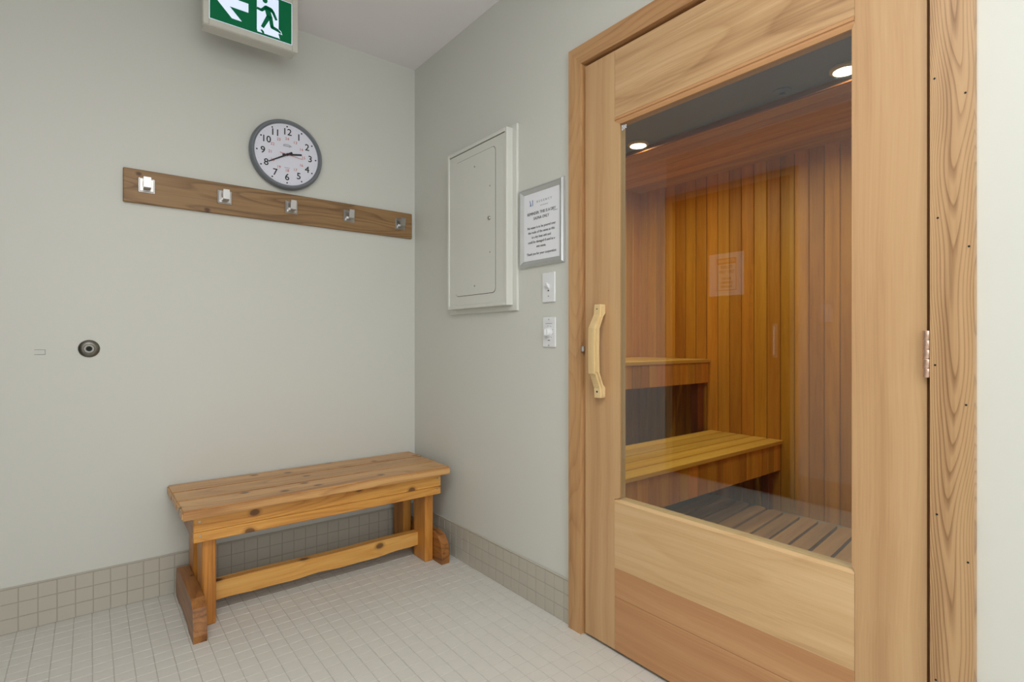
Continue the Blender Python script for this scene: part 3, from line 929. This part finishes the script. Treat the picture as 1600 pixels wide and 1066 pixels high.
def rounded(y0, y1, z0_, z1_, r, n=6):
    pts = []
    for cy_, cz_, a0 in ((y1 + r, z1_ - r, 90), (y1 + r, z0_ + r, 180), (y0 - r, z0_ + r, 270), (y0 - r, z1_ - r, 0)):
        for k in range(n + 1):
            a = math.radians(a0 + 90 * k / n)
            pts.append((cy_ + r * math.cos(a), cz_ + r * math.sin(a)))
    return pts
MB().prism(rounded(-.492, -.812, 1.281, 1.922, .022), 0, -.0402, -.0405).build('door_gap', HOLE, ap)
MB().prism(rounded(-.494, -.810, 1.283, 1.920, .021), 0, -.040, -.0418).build('panel_door', WHITE_TRIM, ap)
MB().box((-.0401, -.4365, 1.9575), (-.0404, -.8815, 1.9600)).build('shadow_joint', HOLE, ap)
for y, z in ((-.652, 1.868), (-.652, 1.322)):
    MB().lathe([(.0001, 0), (.0045, 0), (.004, .0016), (.0001, .002)], 12, (-.0418, y, z), '-x').build('screw', SCREW, ap)
for z in (1.754, 1.462):
    MB().lathe([(.0001, 0), (.004, 0), (.0035, .0016), (.0001, .002)], 12, (-.0418, -.772, z), '-x').build('screw', SCREW, ap)
MB().lathe([(.0001, 0), (.0085, 0), (.0085, .003), (.006, .007), (.0001, .008)], 18, (-.0418, -.768, 1.612), '-x').build('latch', CHROME, ap, smooth=True)

# ------------------------------------------------------------------ framed notice
nf = thing('framed_notice', (0, -1.07, 1.37), 'silver snap frame with a printed notice between the panel and the sauna door', 'notice')
ya, yb2, za, zb = -.938, -1.204, 1.372, 1.698
fw_ = .026
prof = [(0, 0), (-.004, 0), (-.016, .006), (-.016, .012), (-.007, fw_), (0, fw_)]
def frame_side(p0, p1, inward):
    """mitred frame member: profile (depth, inset) from corner p0 to p1 in the y,z plane"""
    d = ((p1[0] - p0[0]), (p1[1] - p0[1]))
    l = math.hypot(*d); d = (d[0] / l, d[1] / l)
    vs = []
    for (pp, s) in ((p0, 1), (p1, -1)):
        for x, t_ in prof:
            vs.append((x, pp[0] + d[0] * t_ * s + inward[0] * t_, pp[1] + d[1] * t_ * s + inward[1] * t_))
    m = len(prof)
    fs = [tuple(range(m)), tuple(range(m, 2 * m))] + [(i, (i + 1) % m, m + (i + 1) % m, m + i) for i in range(m)]
    return MB().add(vs, fs).build('frame_side', ALU, nf)
frame_side((ya, za), (yb2, za), (0, 1)); frame_side((ya, zb), (yb2, zb), (0, -1))
frame_side((ya, za), (ya, zb), (-1, 0)); frame_side((yb2, za), (yb2, zb), (1, 0))
MB().box((0, ya - .02, za + .02), (-.006, yb2 + .02, zb - .02)).build('sheet', PAPER, nf)
nx_ = -.0064
yc = (ya + yb2) / 2
flat_m = MB()
for q in ([(.012, 0), (.012, .024), (.009, .024), (.009, 0)], [(.0, .0), (.003, 0), (-.006, .024), (-.009, .024)], [(-.008, 0), (-.003, .010), (.001, .010), (-.005, 0)]):
    flat_m.prism([(yc + .062 - a, 1.620 + b) for a, b in q], 0, nx_, nx_ - .0004)
flat_m.build('logo', BLUEINK, nf)
text('lettering', 'REGENCY', .0125, (nx_, yc - .018, 1.632), 'right', PALEINK, nf, spacing=1.9)
text('lettering', 'RESIDENCE', .006, (nx_, yc - .018, 1.614), 'right', PALEINK, nf, spacing=1.6)
text('lettering', 'REMINDER: THIS IS A DRY', .0165, (nx_, yc, 1.588), 'right', BLACK, nf, sx=.90)
text('lettering', 'SAUNA ONLY', .0165, (nx_, yc, 1.567), 'right', BLACK, nf, sx=.90)
MB().box((nx_, yc - .071, 1.5795), (nx_ - .0004, yc - .096, 1.5808)).build('underline', BLACK, nf)
for i, s in enumerate(('No water is to be poured over', 'the rocks of the sauna as this', 'is a dry heat unit and', 'could be damaged if used as a', 'wet sauna.')):
    text('lettering', s, .0145, (nx_, yc, 1.531 - i * .0195), 'right', BLACK, nf, sx=.93)
text('lettering', 'Thank you for your cooperation', .0145, (nx_, yc, 1.424), 'right', BLACK, nf, sx=.93)

# ------------------------------------------------------------------ switch plates
s1 = thing('light_switch', (0, -1.115, 1.22), 'white toggle switch plate directly under the framed notice', 'switch')
MB().box((0, -1.077, 1.222), (-.007, -1.152, 1.341), .0035).build('plate', PLASTIC, s1)
MB().prism([(-.007, 1.275), (-.007, 1.291), (-.020, 1.301), (-.024, 1.296), (-.019, 1.285)], 1, -1.109, -1.121).build('toggle', PLASTIC, s1)
MB().lathe([(.0001, 0), (.003, 0), (.0025, .001), (.0001, .0012)], 10, (-.007, -1.115, 1.247), '-x').build('screw', SCREW, s1)
MB().box((-.007, -1.111, 1.2655), (-.0074, -1.119, 1.2715)).build('indicator', INK, s1)
s2 = thing('timer_switch', (0, -1.115, 1.045), 'white rotary timer switch plate, the lower of the two plates', 'switch')
MB().box((0, -1.080, 1.045), (-.007, -1.155, 1.164), .0035).build('plate', PLASTIC, s2)
MB().lathe([(.020, 0), (.020, .003), (.016, .004), (.0145, .016), (.013, .018), (.001, .0185)], 28, (-.007, -1.1165, 1.104), '-x').build('knob', PLASTIC, s2, smooth=True)
MB().box((-.024, -1.1145, 1.092), (-.030, -1.1185, 1.117), .0015).build('knob_grip', PLASTIC, s2)
for z in (1.155, 1.053):
    MB().lathe([(.0001, 0), (.0028, 0), (.0024, .001), (.0001, .0012)], 10, (-.007, -1.1175, z), '-x').build('screw', SCREW, s2)
mm = MB().box((-.007, -1.098, 1.1385), (-.0074, -1.137, 1.1395))
for k in range(5):
    a = math.radians(100 - k * 38)
    y, z = -1.1165 - .0255 * math.cos(a), 1.104 + .0255 * math.sin(a)
    mm.box((-.007, y - .0012, z - .0012), (-.0074, y + .0012, z + .0012))
mm.build('dial_mark', INK, s2)
text('lettering', 'TIMER', .005, (-.0072, -1.1175, 1.0725), 'right', INK, s2)

# ------------------------------------------------------------------ room bench
bn = thing('wooden_bench', (-.61, -.24, 0), 'knotty amber pine bench with trestle feet standing in the corner', 'bench')
zt, th = .462, .036
xl, xr = -1.166, -.052
for k, (ya_, yb_, dx) in enumerate(((-.012, -.158, .012), (-.160, -.309, .006), (-.311, -.462, 0))):
    bm = bmesh.new()
    bmesh.ops.create_cube(bm, size=1.0)
    for v in bm.verts:
        v.co = ((xl + xr) / 2 + v.co.x * (xr - xl) + (dx if v.co.x > 0 else -dx * .2), (ya_ + yb_) / 2 + v.co.y * abs(yb_ - ya_), zt - th / 2 + v.co.z * th)
    bmesh.ops.bevel(bm, geom=bm.edges[:], offset=.005, segments=2, affect='EDGES')
    if k == 2:      # well-rounded nosing on the front board
        pass
    MB().bm(bm).build('seat_board', BENCH_TOP, bn, org=(xl - .2 * k, yb_, zt - th), smooth=True)
zb_ = zt - th
MB().box((-1.125, -.394, .3655), (-.082, -.420, zb_), .002).build('front_apron', BENCH_X, bn, org=(-1.3, -.42, .365))
MB().box((-1.125, -.394, .327), (-.082, -.420, .3645), .002).build('lower_apron', BENCH_X, bn, org=(-.9, -.41, .327))
MB().box((-1.125, -.050, .335), (-.082, -.024, zb_), .002).build('rear_apron', BENCH_X, bn)
for x in (-1.1255, -.1075):
    MB().box((x, -.393, .335), (x + .0255, -.051, zb_), .002).build('end_apron', BENCH_Y, bn)
for x0, x1 in ((-1.093, -1.047), (-.152, -.108)):
    MB().box((x0, -.392, 0), (x1, -.272, zb_), .004).build('leg', BENCH_Z, bn, org=(x0, -.39, 0))
    MB().box((x0, -.165, 0), (x1, -.052, zb_), .004).build('leg', BENCH_Z, bn, org=(x0, -.16, 0))
# stretcher with an irregular waney lower edge
up, lo = [], []
for k in range(25):
    x = -1.047 + k * (.895 / 24)
    t_ = k / 24
    up.append((x, .127 + .002 * math.sin(9 * t_)))
    lo.append((x, .055 + .002 * math.sin(17 * t_) + .0015 * math.sin(31 * t_) + (.012 * max(0, t_ - .8) / .2)))
MB().prism(up + lo[::-1], 1, -.318, -.278).build('stretcher', BENCH_X, bn, org=(-.4, -.3, .05))
# trestle feet outside the legs
MB().prism([(-.030, .020), (-.045, .118), (-.070, .128), (-.455, .142), (-.490, .118), (-.512, .028), (-.505, .0), (-.40, .0), (-.37, .012), (-.16, .012), (-.13, .0), (-.045, .0)],
           0, -1.138, -1.0945).build('foot', BENCH_Y, bn, org=(-1.138, -.5, 0))
MB().prism([(-.045, .0), (-.040, .10), (-.070, .128), (-.385, .140), (-.430, .128), (-.462, .095), (-.474, .040), (-.468, .0), (-.40, .0), (-.37, .012), (-.16, .012), (-.13, .0)],
           0, -.1065, -.064).build('foot', BENCH_Y, bn, org=(-.6, -.9, 0))
for x, z in ((-1.106, .404), (-1.104, .352), (-.100, .404), (-.101, .356)):
    MB().lathe([(.0001, 0), (.0045, 0), (.004, .001), (.0001, .0013)], 12, (x, -.420, z), '-y').build('screw', SCREW, bn)
